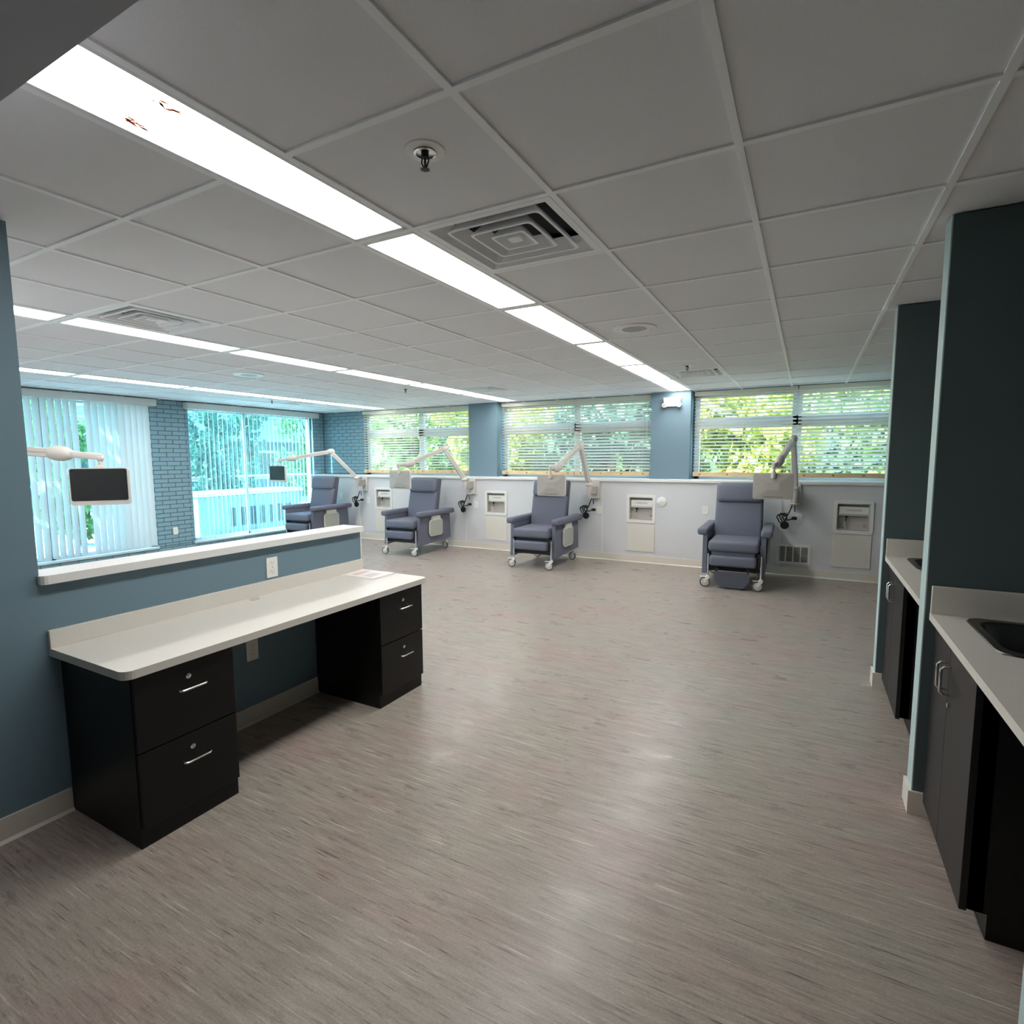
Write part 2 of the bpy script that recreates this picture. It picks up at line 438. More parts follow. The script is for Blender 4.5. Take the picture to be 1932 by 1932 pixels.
# ------------------------------------------------------------------ ceiling fittings
def light_mesh():
    bm = NB(); w, d = T/2, 2*T
    for b in ((G/2, w-G/2, G/2, G/2+.024), (G/2, w-G/2, d-G/2-.024, d-G/2), (G/2, G/2+.016, G/2, d-G/2), (w-G/2-.016, w-G/2, G/2, d-G/2)):
        box(bm, b[0], b[1], b[2], b[3], 0, .03)
    fr = mesh('frame', bm, MT['trimw'])
    le = mesh('lens', B(G/2+.014, w-G/2-.014, G/2+.022, d-G/2-.022, .006, .012), MT['lens'])
    tr = mesh('housing', B(G/2, w-G/2, G/2, d-G/2, .03, .09), MT['trimw'])
    return fr, le, tr
LF, LL, LT = light_mesh()
rown = {A0: ('row nearest the desk', 'first'), B0: ('middle row', 'second'), C0: ('brick wall row', 'third')}
ordn = ['sixth', 'fifth', 'fourth', 'third', 'second']
for x in (A0, B0, C0):
    for k in range(-1, 11, 2):
        if x != A0 and k < 0: lab = 'lit light panel cut off at the near end of the %s' % rown[x][0]
        elif k < 0: lab = 'long lit ceiling light panel with brown stains, against the dark header'
        elif k == 9: lab = 'lit ceiling light panel of the %s, touching the window wall' % rown[x][0]
        else: lab = 'lit ceiling panel, %s from the back windows in the %s' % ({1: 'fifth', 3: 'fourth', 5: 'third', 7: 'second'}[k], rown[x][0])
        t = thing('ceiling_light', lab, 'ceiling light', (x, k*T, Z), 0, 'strip lights in three rows')
        obj('frame', LF, t); obj('lens', LL, t); obj('housing', LT, t)
        if x == A0 and k == -1:
            for (sx, sy, n) in ((.075, .315, 12), (.225, .300, 7)):
                bm = NB()
                for q in range(n):
                    a, b = sx+random.uniform(-.012, .012), sy+random.uniform(-.035, .035)
                    l_ = random.uniform(.010, .024); an = random.uniform(-.7, .7); w_ = random.uniform(.002, .006)
                    c_, s_ = math.cos(an), math.sin(an)
                    prism(bm, [(a-w_*c_, b+w_*s_), (a+l_*s_, b+l_*c_), (a+w_*c_, b-w_*s_), (a-l_*s_*.6, b-l_*c_*.6)], 'z', .0040, .0055)
                part('stain', bm, 'rust', t, label='brown dirt stain on the lens')

def vent(x, y, lab):
    t = thing('ceiling_vent', lab, 'air vent', (x+T/2, y+T/2, Z), 0, 'square ceiling air diffusers')
    h = T/2-.014
    def loop(prof, rad):
        bm = NB(); rings = [[bm.verts.new((p, q, zz)) for p, q in rrect(2*w_, 2*w_, rad, 3)] for w_, zz in prof]
        n = len(rings[0]); m_ = len(rings)
        for i in range(m_):
            for kk in range(n): bm.faces.new((rings[i][kk], rings[i][(kk+1) % n], rings[(i+1) % m_][(kk+1) % n], rings[(i+1) % m_][kk]))
        bmesh.ops.recalc_face_normals(bm, faces=bm.faces[:]); return bm
    part('frame', loop([(h, 0), (h-.03, 0), (h-.03, .006), (h, .006)], .004), 'grid', t)
    part('skirt', loop([(h-.03, .002), (h-.072, .060), (h-.070, .062), (h-.027, .004)], .012), 'grid', t)
    part('duct', B(-h, h, -h, h, .085, .10), 'void', t)
    part('duct_side', loop([(h-.004, .006), (h-.004, .085), (h, .085), (h, .006)], .004), 'void', t)
    for r in (.212, .142, .078):
        part('louvre', loop([(r-.010, .000), (r, .000), (r, .005), (r-.036, .050), (r-.041, .048)], .022 if r > .1 else .012), 'grid', t)
    bm = NB(); prism(bm, rrect(.055, .055, .012, 3), 'z', .004, .012); part('centre_plate', bm, 'grid', t)
vent(0, T, 'large square ceiling diffuser beside the nearest light row')
vent(0, 8*T, 'square ceiling diffuser by the column with the emergency light')
vent(B1, T, 'square ceiling diffuser above the desk opening, beside the middle light row')
vent(B1, 8*T, 'small looking square diffuser near the middle window')
vent(C0-T, 8*T, 'square ceiling diffuser above the chair at the brick corner')

def sprinkler(x, y, lab):
    t = thing('sprinkler', lab, 'sprinkler', (x, y, Z+.007), 0, 'ceiling sprinkler heads')
    part('escutcheon', lathe(NB(), [(.062, 0), (.060, -.004), (.034, -.007), (.032, 0)], n=32), 'pwhite', t, True)
    part('cup', lathe(NB(), [(.032, -.006), (.034, -.010), (.028, -.012), (.026, -.004)], n=32), 'chrome', t, True)
    part('body', lathe(NB(), [(.012, 0), (.012, -.018), (.008, -.022)], n=16), 'dark', t, True)
    bm = NB()
    for s in (-1, 1): tube(bm, [(s*.011, 0, -.018), (s*.013, 0, -.034), (s*.004, 0, -.050)], .0025, 6)
    part('yoke', bm, 'dark', t, True)
    part('bulb', lathe(NB(), [(.003, -.022), (.004, -.034), (.003, -.048)], n=10), 'cord', t, True)
    bm = NB(); pts = []
    for q in range(24):
        r = .016 if q % 2 else .010; pts.append((r*math.cos(q*PI/12), r*math.sin(q*PI/12)))
    prism(bm, pts, 'z', -.056, -.0545); part('deflector', bm, 'dark', t)
sprinkler(.382, .19, 'sprinkler head with a white ring beside the nearest light panel')
sprinkler(.329, 4.575, 'sprinkler head next to the diffuser by the emergency light')
sprinkler(-3.316, 4.59, 'sprinkler head hanging in front of the window beside the brick corner')
sprinkler(-6.067, 4.66, 'sprinkler head near the valance of the open vertical blind')
def speaker(x, y, lab):
    t = thing('ceiling_speaker', lab, 'speaker', (x, y, Z+.007), 0, 'round ceiling speakers')
    part('rim', lathe(NB(), [(.155, 0), (.153, -.007), (.145, -.010), (.088, -.008), (.086, 0)], n=40), 'pwhite', t, True)
    part('grille', lathe(NB(), [(.087, -.002), (.085, -.006), (.0, -.0065)], n=40), 'plasticd', t, True)
    bm = NB()
    for a in range(4): lathe(bm, [(.004, -.010), (.004, -.0115)], (.12*math.cos(a*PI/2+.5), .12*math.sin(a*PI/2+.5), 0), n=8)
    part('screw', bm, 'plasticd', t)
speaker(.302, 2.745, 'round white ceiling speaker right of the nearest light row')
speaker(-4.0, 2.765, 'round white ceiling speaker between the middle and brick wall light rows')

# ------------------------------------------------------------------ horizontal blinds
def blind(x0, x1, tilt, lab, miss=()):
    t = thing('horizontal_blind', lab, 'window blind', ((x0+x1)/2, 6.855, 1.23), 0, 'horizontal slat blinds on the back windows')
    w = x1-x0-.012
    part('headrail', B(-w/2, w/2, -.028, .028, 1.135, 1.195, bev=.003), 'slat', t)
    bm = NB(); prism(bm, [(-.025, -.0012), (0, .0008), (.025, -.0012), (.025, .0012), (0, .0032), (-.025, .0012)], 'x', -w/2+.004, w/2-.004)
    sm = mesh('slat', bm, MT['slat'])
    n = 22
    for i in range(n):
        z = .118+i*.0470
        obj('slat', sm, t, (0, 0, z), (tilt+random.uniform(-.03, .03), 0, random.uniform(-.001, .001)))
    part('bottom_rail', B(-w/2+.002, w/2-.002, -.026, .026, .012, .074, bev=.004), 'wood', t)
    for q in range(4):
        part('plug', lathe(NB(), [(.012, -.026), (.012, -.029), (.006, -.031)], (-w/2+.10+q*(w-.2)/3, 0, .042), 'y', 12), 'plug', t)
    for q in range(3):
        x = -w/2+.12+q*(w-.24)/2
        bm = NB()
        for s in (-1, 1): tube(bm, [(x, s*.027, .07), (x, s*.027, 1.14)], .0012, 4)
        part('cord', bm, 'slat', t)
    bm = NB(); tube(bm, [(w/2-.05, -.035, 1.12), (w/2-.05, -.036, .45)], .004, 6); part('tilt_wand', bm, 'trimw', t)
R = math.radians
blind(-6.24, -4.90, R(-24), 'half open slat blind beside the blue brick corner')
blind(-4.90, -3.70, R(-20), 'slat blind between the first window mullion and the left column')
blind(-3.12, -1.80, R(-30), 'slat blind right beside the left blue column')
blind(-1.80, -.60, R(-34), 'slat blind left of the column with the emergency light')
blind(-.00, 1.30, R(-18), 'open slat blind showing yellow green trees, right of the emergency light')
blind(1.30, 2.50, R(-32), 'more closed slat blind next to the dark green fin wall')

# ------------------------------------------------------------------ vertical blinds
def vblind(y0, y1, va, vb, ang, lab, gap=()):
    t = thing('vertical_blind', lab, 'window blind', (XL, (y0+y1)/2, 0), 0, 'vertical blinds on the brick wall')
    c = (y0+y1)/2
    bm = NB(); box(bm, .012, .135, y0-c, y1-c, 2.325, 2.425, bev=.004)
    part('valance', bm, 'vane', t)
    bm = NB()
    for q in range(max(2, int((y1-y0)/.6))): box(bm, .02, .13, y0-c+.3+q*.62, y0-c+.32+q*.62, 2.425, 2.434)
    part('valance_clip', bm, 'trimw', t)
    bm = NB(); n = 6
    pts = [(-.0445+.089*i/n, .006*math.sin(PI*i/n)) for i in range(n+1)]
    prism(bm, pts+[(a, b-.0012) for a, b in pts[::-1]], 'z', .20, 2.325)
    vm = mesh('vane', bm, MT['vane'], True)
    y = va; i = 0
    while y < vb:
        if i not in gap: obj('vane', vm, t, (.062, y-c, 0), (0, 0, PI/2+ang(i)+random.uniform(-.05, .05)))
        y += .083; i += 1
    return t
vblind(.93, 3.56, 1.02, 3.46, lambda i: R(-60) if i < 25 else R(-30), 'mostly closed vertical blind with one missing vane behind the nearest screen', gap=(19,))
vblind(4.03, 6.69, 4.16, 6.62, lambda i: R(60), 'open vertical blind on the brightest window by the brick corner')

# ------------------------------------------------------------------ wall fittings
def duplex(parent_loc, facing, lab, kind='duplex'):
    """facing 'x': on a wall facing +x; 'y': on a wall facing -y. Built facing -y then turned."""
    t = thing('wall_outlet', lab, 'outlet', parent_loc, PI/2 if facing == 'x' else 0, 'white wall plates')
    bm = NB(); prism(bm, rrect(.074, .118, .005, 2), 'y', -.006, 0); part('plate', bm, 'pwhite', t)
    if kind == 'duplex':
        for z in (-.026, .026):
            bm = NB(); prism(bm, rrect(.034, .030, .011, 4, 0, z), 'y', -.008, -.005); s = part('socket', bm, 'pwhite', t)
            bm = NB()
            for x, h in ((-.007, .008), (.007, .0065)): box(bm, x-.0012, x+.0012, -.0087, -.007, z+.001, z+.001+h)
            lathe(bm, [(.0026, -.0087), (.0026, -.007)], (0, 0, z-.007), 'y', 8)
            part('slot', bm, 'inkg', s)
    else:
        part('port', lathe(NB(), [(.006, -.006), (.006, -.014), (.002, -.015)], axis='y', n=12), 'plasticd', t)
    part('screw', lathe(NB(), [(.003, -.006), (.003, -.0095)], (0, 0, 0 if kind == 'duplex' else .045), 'y', 8), 'plasticd', t)
duplex((XD, .889, .882), 'x', 'white duplex outlet on the blue half wall above the desk backsplash')
duplex((XD, .731, .427), 'x', 'white duplex outlet in the dark knee space under the desk')
duplex((XL+.012, 3.787, .385), 'x', 'white plate low on the brick pier between the vertical blinds', 'port')
duplex((-6.52, YC, .795), 'y', 'white outlet just behind the recliner at the brick corner')
duplex((-4.12, YC, .795), 'y', 'white outlet just behind the recliner by the desk half wall end')
duplex((.245, YC, .798), 'y', 'white cable port plate left of the rightmost chair', 'port')

def rounded_ring(bm, W_, H_, r, t_, y0, y1, cx=0, cz=0):
    o = rrect(W_, H_, r, 4, cx, cz); i = rrect(W_-2*t_, H_-2*t_, max(r-t_*.6, .004), 4, cx, cz); n = len(o)
    V = [[bm.verts.new((p[0], y, p[1])) for p in ring] for ring, y in ((o, y1), (o, y0), (i, y0), (i, y1))]
    for a in range(4):
        for k in range(n): bm.faces.new((V[a][k], V[a][(k+1) % n], V[(a+1) % 4][(k+1) % n], V[(a+1) % 4][k]))
    bmesh.ops.recalc_face_normals(bm, faces=bm.faces[:])
def text_mesh(s, size, m):
    c = bpy.data.curves.new('lettering', 'FONT'); c.body = s; c.size = size; c.align_x = 'CENTER'; c.align_y = 'CENTER'; c.extrude = .0004
    o = bpy.data.objects.new('lettering', c); COL.objects.link(o)
    bpy.context.view_layer.update()
    me = bpy.data.meshes.new_from_object(o.evaluated_get(bpy.context.evaluated_depsgraph_get()))
    bpy.data.objects.remove(o); bpy.data.curves.remove(c)
    me.name = 'lettering'; me.materials.clear(); me.materials.append(m); return me
LET = text_mesh('CANNODIX', .030, MT['inkg'])
where = ['below the window at the brick corner', 'left of the middle chair', 'beside the round white cap', 'next to the dark fin wall']
for x, wh in zip(BOXX, where):
    t = thing('supply_box', 'recessed white wall box with a small valve, %s' % wh, 'wall box', (x, YC, .78), 0, 'recessed supply boxes in the half wall')
    bm = NB(); rounded_ring(bm, .415, .405, .03, .04, -.016, 0); part('frame', bm, 'pwhite', t, True)
    bm = NB()
    box(bm, -.170, .170, .085, .092, -.16, .16)
    for s in (-1, 1): box(bm, s*.165-.005, s*.165+.005, 0, .09, -.16, .16); box(bm, -.17, .17, 0, .09, s*.155-.005, s*.155+.005)
    part('recess', bm, 'plastic', t)
    c = part('cover', B(-.148, .160, .008, .05, .035, .125, bev=.005), 'pwhite', t)
    obj('lettering', LET, c, (0.01, .0076, .082), (PI/2, 0, 0))
    part('shelf_lip', B(-.150, .165, -.002, .05, .020, .029, bev=.002), 'pwhite', t)
    bm = NB(); lathe(bm, [(.014, .05), (.016, .03), (.010, .02)], (-.07, 0, -.005), 'y', 12); tube(bm, [(-.07, .04, -.005), (-.07, .03, -.03), (-.08, .03, -.055)], .007, 8)
    part('valve', bm, 'dark', t, True)
    bm = NB(); tube(bm, [(-.08, .035, -.05), (-.082, .045, -.10), (-.06, .06, -.15)], .009, 8); part('hose', bm, 'plastic', t, True)
    bm = NB(); lathe(bm, [(.012, .08), (.012, .05), (.006, .045)], (.125, 0, -.105), 'y', 10); part('drain_fitting', bm, 'plasticd', t)
    p = tag(part('access_panel', B(x-.20, x+.20, YC-.012, YC, .160, .560, bev=.003), 'panel'), 'blank square white access panel under the wall box, %s' % wh, 'access panel', 'access panels under the supply boxes')
cap = thing('round_cap', 'round white cap on the half wall right of a supply box', 'wall cap', (-.34, YC, .893))
part('disc', lathe(NB(), [(.068, 0), (.068, -.014), (.063, -.018), (.0, -.019)], axis='y', n=32), 'pwhite', cap, True)
part('screw', lathe(NB(), [(.005, -.018), (.004, -.021)], axis='y', n=8), 'plasticd', cap)
gr = thing('wall_grille', 'white air return grille low on the half wall behind the rightmost chair', 'air grille', (1.328, YC, .275))
bm = NB(); rounded_ring(bm, .385, .245, .012, .024, -.012, 0); part('frame', bm, 'pwhite', gr)
for q in (-1, 0, 1): part('divider', B(q*.084-.007, q*.084+.007, -.010, -.001, -.10, .10), 'pwhite', gr)
for q in range(4):
    xa = -.168+q*.084
    part('backing', B(xa+.006, xa+.080, -.003, -.001, -.10, .10), 'tyre', gr)
    bm = NB()
    for z in range(11): box(bm, xa+.006, xa+.080, -.007, -.004, -.098+z*.0185, -.092+z*.0185)
    part('louvre', bm, 'plastic', gr)
em = thing('emergency_light', 'white emergency light with two round lamps high on the blue column', 'emergency light', (-.27, 6.72, 2.285))
bm = NB(); prism(bm, [(-.118, .067), (.118, .067), (.100, -.058), (-.100, -.058)], 'y', -.062, 0); part('body', bm, 'pwhite', em)
for s in (-1, 1):
    l_ = part('lamp_head', lathe(NB(), [(.030, -.03), (.034, -.055), (.034, -.078), (.030, -.082)], (s*.100, 0, -.042), 'y', 20), 'pwhite', em, True)
    part('lamp_lens', lathe(NB(), [(.026, -.081), (.024, -.0835)], (s*.100, 0, -.042), 'y', 20), 'plasticd', l_)

# ------------------------------------------------------------------ recliner
def rbox(x0, x1, y0, y1, z0, z1, r, seg=4): return box(NB(), x0, x1, y0, y1, z0, z1, r, seg)
def caster(parent, x, y, rz, stem_top, pedal=True):
    c = part('caster', lathe(NB(), [(.017, .112), (.019, .120), (.019, .138), (.012, .142)], n=14), 'pwhite', parent, True, (x, y, 0), (0, 0, rz))
    # local: wheel axis = y, offset along x
    bm = NB()
    for s in (-1, 1): prism(bm, [(.022, .128), (-.020, .128), (-.050, .062), (-.030, .050), (-.012, .078), (.014, .105)], 'y', s*.019-.003, s*.019+.003)
    box(bm, -.022, .022, -.019, .019, .116, .128)
    part('fork', bm, 'pwhite', c)
    part('tyre', lathe(NB(), [(.046, -.013), (.056, -.012), (.060, 0), (.056, .012), (.046, .013)], (-.032, 0, .060), 'y', 28), 'tyre', c, True)
    part('wheel', lathe(NB(), [(.012, -.016), (.044, -.014), (.047, -.010), (.047, .010), (.044, .014), (.012, .016)], (-.032, 0, .060), 'y', 28), 'plastic', c, True)
    if pedal: part('brake_pedal', box(NB(), -.088, -.02, -.016, .016, .118, .126, .003), 'pwhite', c)
    part('stem', lathe(NB(), [(.0115, .135), (.0115, stem_top)], n=12), 'chrome', c, True)
def recliner(loc, rz, lab, footplate=False, trays=(-1, 1), spin=(.15, .25, .1, -.2)):
    t = thing('recliner', lab, 'recliner', loc, rz, 'slate vinyl treatment recliners')
    part('seat', rbox(-.272, .272, -.03, .56, .425, .555, .04), 'fabric', t, True)
    part('legrest', rbox(-.252, .252, -.055, .055, .262, .385, .03), 'fabric', t, True)
    if footplate:
        part('front_strip', rbox(-.235, .235, .01, .05, .375, .432, .012), 'fabric', t, True)
        bm = NB(); prism(bm, [(-.185, .20), (.185, .20), (.178, .10), (.128, .03), (.11, .022), (-.11, .022), (-.128, .03), (-.178, .10)], 'y', -.045, -.02)
        part('footplate', bm, 'fabricd', t)
        bm = NB()
        for s in (-1, 1): tube(bm, [(s*.165, -.025, .19), (s*.165, .0, .27)], .008, 8); box(bm, s*.165-.012, s*.165+.012, -.032, .0, .205, .235)
        part('footplate_hinge', bm, 'dark', t)
    # backrest leaning back, built upright then sheared
    def lean(bm):
        for v in bm.verts: v.co.y += (v.co.z-.45)*.225
        return bm
    def taper(bm):
        for v in bm.verts: v.co.x *= 1-.03*max(0, (v.co.z-.5))
        return lean(bm)
    part('backrest', taper(rbox(-.272, .272, .50, .575, .46, .975, .03)), 'fabric', t, True)
    part('headrest', taper(rbox(-.268, .268, .455, .58, .955, 1.198, .055)), 'fabric', t, True)
    part('back_shell', taper(rbox(-.278, .278, .560, .640, .44, 1.185, .035)), 'fabricd', t, True)
    for s in (-1, 1):
        pts = [(.03, .155), (.925, .190), (.900, .615), (.055, .625), (.045, .50), (.045, .40)]
        bm = NB(); prism(bm, pts, 'x', s*.288, s*.338); part('side_panel', bm, 'fabric', t)
        bm = rbox(min(s*.280, s*.402), max(s*.280, s*.402), .02, .965, .605, .688, .03)
        for v in bm.verts:
            if v.co.y > .9: v.co.z += (.688-v.co.z)*.0
        part('arm_pad', bm, 'fabric', t, True)
        if s in trays:
            tr = None
            xx = s*.358
            bm = NB(); prism(bm, rrect(.36, .265, .06, 5, .46, .41), 'x', xx-.010, xx+.010); tr = part('side_tray', bm, 'trayrim', t)
            bm = NB(); prism(bm, rrect(.335, .235, .05, 5, .46, .41), 'x', xx+s*.0101, xx+s*.0125); part('tray_panel', bm, 'tray', tr)
            bm = NB(); prism(bm, [(.335, .53), (.585, .53), (.575, .60), (.345, .60)], 'x', xx-.012, xx+.012); part('tray_neck', bm, 'trayrim', tr)
    part('seat_base', B(-.262, .262, .045, .60, .236, .424), 'dark', t)
    part('under_frame', rbox(-.286, .286, .06, .86, .195, .235, .006, 1), 'dark', t)
    part('mechanism', B(.262, .284, .0, .12, .24, .42), 'dark', t); part('mechanism', B(-.284, -.262, .0, .12, .24, .42), 'dark', t)
    bm = NB()
    tube(bm, [(-.27, .02, .20), (-.20, .10, .19), (-.20, .2, .19)], .009, 8); tube(bm, [(.27, .02, .20), (.20, .10, .19), (.20, .2, .19)], .009, 8)
    part('front_tube', bm, 'chrome', t, True)
    bm = NB(); tube(bm, [(.31, .16, .18), (.325, .12, .165), (.33, .09, .15)], .006, 6); part('release_lever', bm, 'dark', t)
    for (x, y, st), a in zip(((-.265, .0, .40), (.300, .0, .40), (-.27, .86, .22), (.295, .86, .22)), spin):
        caster(t, x, y, a, st if y < .1 else .20)
    return t
recliner((.735, 5.385, 0), R(1.6), 'slate recliner with its foot plate folded down, next to the floor grille', True)
recliner((-1.838, 5.372, 0), R(.9), 'slate recliner in the middle, its head behind the back of a screen')
recliner((-4.13, 5.372, 0), R(2.0), 'slate recliner just right of the end of the desk half wall')
recliner((-6.45, 5.36, 0), R(2.0), 'slate recliner half hidden by the desk half wall, beside the bright blinds')

# ------------------------------------------------------------------ screen arms
def screen_arm(wall, pivot, elbow, joint, end, head_rz, lab, wy, flip=1, size=(.41, .285), drop=.09, plate=True, roll=0.):
    t = thing('screen_arm', lab, 'screen arm', (0, 0, 0), 0, 'wall screens on jointed arms')
    P, E_, J, D = Vector(pivot), Vector(elbow), Vector(joint), Vector(end)
    x = wall
    s = -flip                                    # wall faces -y for flip=1
    bm = NB(); box(bm, x-.062, x+.062, min(wy, wy+s*.035), max(wy, wy+s*.035), .905, 1.185, .012, 3); part('wall_plate', bm, 'plastic', t, True)
    bm = NB()
    y0 = wy+s*.03
    for i in range(1): pass
    lathe(bm, [(.016, -.19), (.030, -.13), (.042, -.05), (.045, -.005)], (P.x, P.y, P.z), n=18); part('bracket_cone', bm, 'plastic', t, True)
    bm = NB(); beam(bm, (x, wy+s*.03, P.z-.09), (P.x, P.y, P.z-.09), .07, .12); part('bracket', bm, 'plasticd', t)
    bm = NB(); beam(bm, (x, wy+s*.03, .925), (x, wy+s*.14, .925), .09, .012, bev=.003); part('cable_shelf', bm, 'plastic', t)
    bm = NB(); ellipsoid(bm, P, .052, .06, .042); part('shoulder', bm, 'plastic', t, True)
    d1 = (E_-P).normalized()
    lo = part('lower_arm', beam(NB(), P+d1*.02, E_, .058, .070), 'plastic', t)
    sd1 = d1.cross(Vector((0, 0, 1))).normalized()
    bm = NB()
    for q in (-1, 1): beam(bm, P+d1*.05+sd1*q*.0295, E_-d1*.06+sd1*q*.0295, .002, .010, bev=0)
    part('groove', bm, 'plasticd', lo)
    d2 = (J-E_).normalized()
    rt = d2.to_track_quat('X', 'Z').to_matrix()
    bm = NB(); ellipsoid(bm, E_, .075, .044, .054, rt); part('elbow', bm, 'plastic', t, True)
    up = part('upper_arm', beam(NB(), E_, J, .054, .070), 'plastic', t)
    sd2 = d2.cross(Vector((0, 0, 1))).normalized()
    bm = NB()
    for q in (-1, 1): beam(bm, E_+d2*.07+sd2*q*.0275, J-d2*.05+sd2*q*.0275, .002, .010, bev=0)
    part('groove', bm, 'plasticd', up)
    bm = NB(); ellipsoid(bm, J, .105, .046, .058, rt); part('wrist', bm, 'plastic', t, True)
    d3 = (D-J).normalized()
    part('link', beam(NB(), J, D+d3*.02, .042, .050, bev=.012), 'plastic', t, True)
    bm = NB(); ellipsoid(bm, D+Vector((0, 0, -.012)), .026, .026, .030); part('ball_joint', bm, 'plastic', t, True)
    part('stem', lathe(NB(), [(.013, 0), (.017, -.02), (.014, -.03), (.024, -drop+.03), (.024, -drop-.03)], (D.x, D.y, D.z-.02), n=16), 'plastic', t, True)
    # the head: screen looks along local -y
    w, h = size; zc = -drop-h/2
    Rm = (D.x, D.y, D.z)
    bm = NB(); prism(bm, rrect(w, h, .022, 5, 0, zc), 'y', -.050, -.020)
    hd = part('screen_housing', bm, 'plastic', t, False, Rm, (0, roll, head_rz))
    # shallow faceted back
    bm = NB(); a = rrect(w-.006, h-.006, .02, 5, 0, zc); b_ = rrect(w*.30, h*.30, .012, 5, 0, zc); n = len(a)
    va = [bm.verts.new((p[0], -.020, p[1])) for p in a]; vb = [bm.verts.new((p[0], -.002, p[1])) for p in b_]
    for k in range(n): bm.faces.new((va[k], va[(k+1) % n], vb[(k+1) % n], vb[k]))
    bm.faces.new(vb); bmesh.ops.recalc_face_normals(bm, faces=bm.faces[:])
    part('back_shell', bm, 'plasticd', hd)
    bm = NB()
    for x0_, x1_, z_ in ((-.12, -.045, zc+h/2-.03), (.045, .12, zc+h/2-.03), (-.10, .10, zc-h/2+.026)): box(bm, x0_, x1_, -.022, -.0155, z_-.0035, z_+.0035)
    part('vent_slot', bm, 'dark', hd)
    bm = NB(); prism(bm, rrect(w-.020, h-.040, .014, 5, -.003, zc+.014), 'y', -.0515, -.049); part('screen', bm, 'screen', hd)
    bm = NB(); box(bm, -.024, .024, -.024, .010, -drop-.035, -drop+.02, .006); part('hinge', bm, 'plastic', hd)
    return t
def cords(x, y, z, lab, seed):
    rnd = random.Random(seed)
    t = thing('power_cord', lab, 'cord', (x, y, z), 0, 'black coiled cords under the wall plates')
    bm = NB(); pts = [(0, 0, .06), (-.02, -.01, .0)]
    for k in range(26):
        a = k/26*2*PI*2.4; rr = .034+.008*math.sin(3*a)
        pts.append((-.075+rr*math.cos(a)+.010*math.sin(a*.5), -.012-.0009*k, -.045+rr*math.sin(a)*1.1-.001*k))
    pts += [(-.06, -.02, -.08), (-.02, -.01, -.075), (.015, .012, -.06)]
    tube(bm, pts, .0065, 6); part('cable', bm, 'cord', t, True)
    part('plug', box(NB(), .0, .045, .0, .028, -.075, -.045, .006), 'cord', t)
    part('ear_pad', lathe(NB(), [(.034, -.03), (.038, -.02), (.034, -.005), (.015, -.004)], (-.055, 0, -.125), 'y', 18), 'cord', t, True)
    bm = NB(); tube(bm, [(.02, .0, .06), (.025, .0, .0)], .005, 6); part('lead', bm, 'cord', t)
    t.scale = (1.35, 1.2, 1.35)
    return t
arms = [((1.326), (1.326, 6.28, 1.131), (1.285, 6.00, 1.711), (1.17, 5.52, 1.47), (1.120, 5.40, 1.422), 0.0, 'pale screen seen from behind on a jointed arm over the rightmost recliner'),
        ((-1.31), (-1.348, 6.28, 1.126), (-1.375, 6.00, 1.69), (-1.50, 5.52, 1.395), (-1.563, 5.40, 1.381), 0.0, 'pale screen seen from behind in front of the middle recliner head'),
        ((-3.484), (-3.508, 6.28, 1.165), (-3.703, 6.00, 1.671), (-4.05, 5.55, 1.44), (-4.154, 5.40, 1.415), 0.0, 'pale screen seen from behind left of the recliner by the desk half wall end'),
        ((-5.887), (-5.887, 6.28, 1.158), (-6.20, 5.96, 1.645), (-6.62, 5.45, 1.53), (-6.77, 5.30, 1.489), 0.0, 'dark screen on a long raised arm in front of the bright vertical blind')]
for i, (x, p, e_, j, d, rz, lab) in enumerate(arms):
    if i == 3: screen_arm(x, p, e_, j, d, R(0), lab, YC)
    else: screen_arm(x, p, e_, j, d, PI, lab, YC)
    cords(x-.03, YC-.13, .83, 'black coiled cord hanging under the wall plate %s' % ['beside the rightmost recliner', 'of the middle recliner', 'right of the recliner by the desk', 'of the recliner at the brick corner'][i], i)
    duplex((x+.05, YC, .735), 'y', 'white outlet under the coiled cord %s' % ['right of the rightmost recliner', 'right of the middle recliner', 'right of the recliner by the desk half wall end', 'right of the recliner at the brick corner'][i])
screen_arm(-4.35, (-4.35, -.03, 1.14), (-4.25, .30, 1.64), (-3.62, .82, 1.570), (-3.39, .985, 1.545), R(50), 'large dark screen on a pale arm in the opening above the desk', -.25, flip=-1, size=(.385, .285), drop=.088, roll=0.)

# ------------------------------------------------------------------ desk
desk = thing('desk_counter', 'long white speckled desk top with a low backsplash against the half wall', 'counter', (0, 0, 0))
yl0, yl1 = -.203, 1.628
pts = [(XD, yl0), (-.785, yl0)] + [(-.785+.04*math.sin(R(a)), yl0+.04-.04*math.cos(R(a))) for a in (15, 30, 45, 60, 75, 90)] + [(-.745, yl1-.04)] + [(-.785+.04*math.cos(R(a)), yl1-.04+.04*math.sin(R(a))) for a in (15, 30, 45, 60, 75, 90)] + [(XD, yl1)]
bm = NB(); prism(bm, pts, 'z', .702, .735); part('top', bm, 'solid', desk)
part('backsplash', box(NB(), XD, XD+.020, yl0, yl1-.006, .735, .811, .002), 'solid', desk)
tag(part('cable_grommet', lathe(NB(), [(.028, .7352), (.028, .738), (.020, .7385), (.019, .736)], (-1.262, .722, 0), n=24), 'plastic'), 'flat round cable grommet near the back of the white desk top', 'grommet')
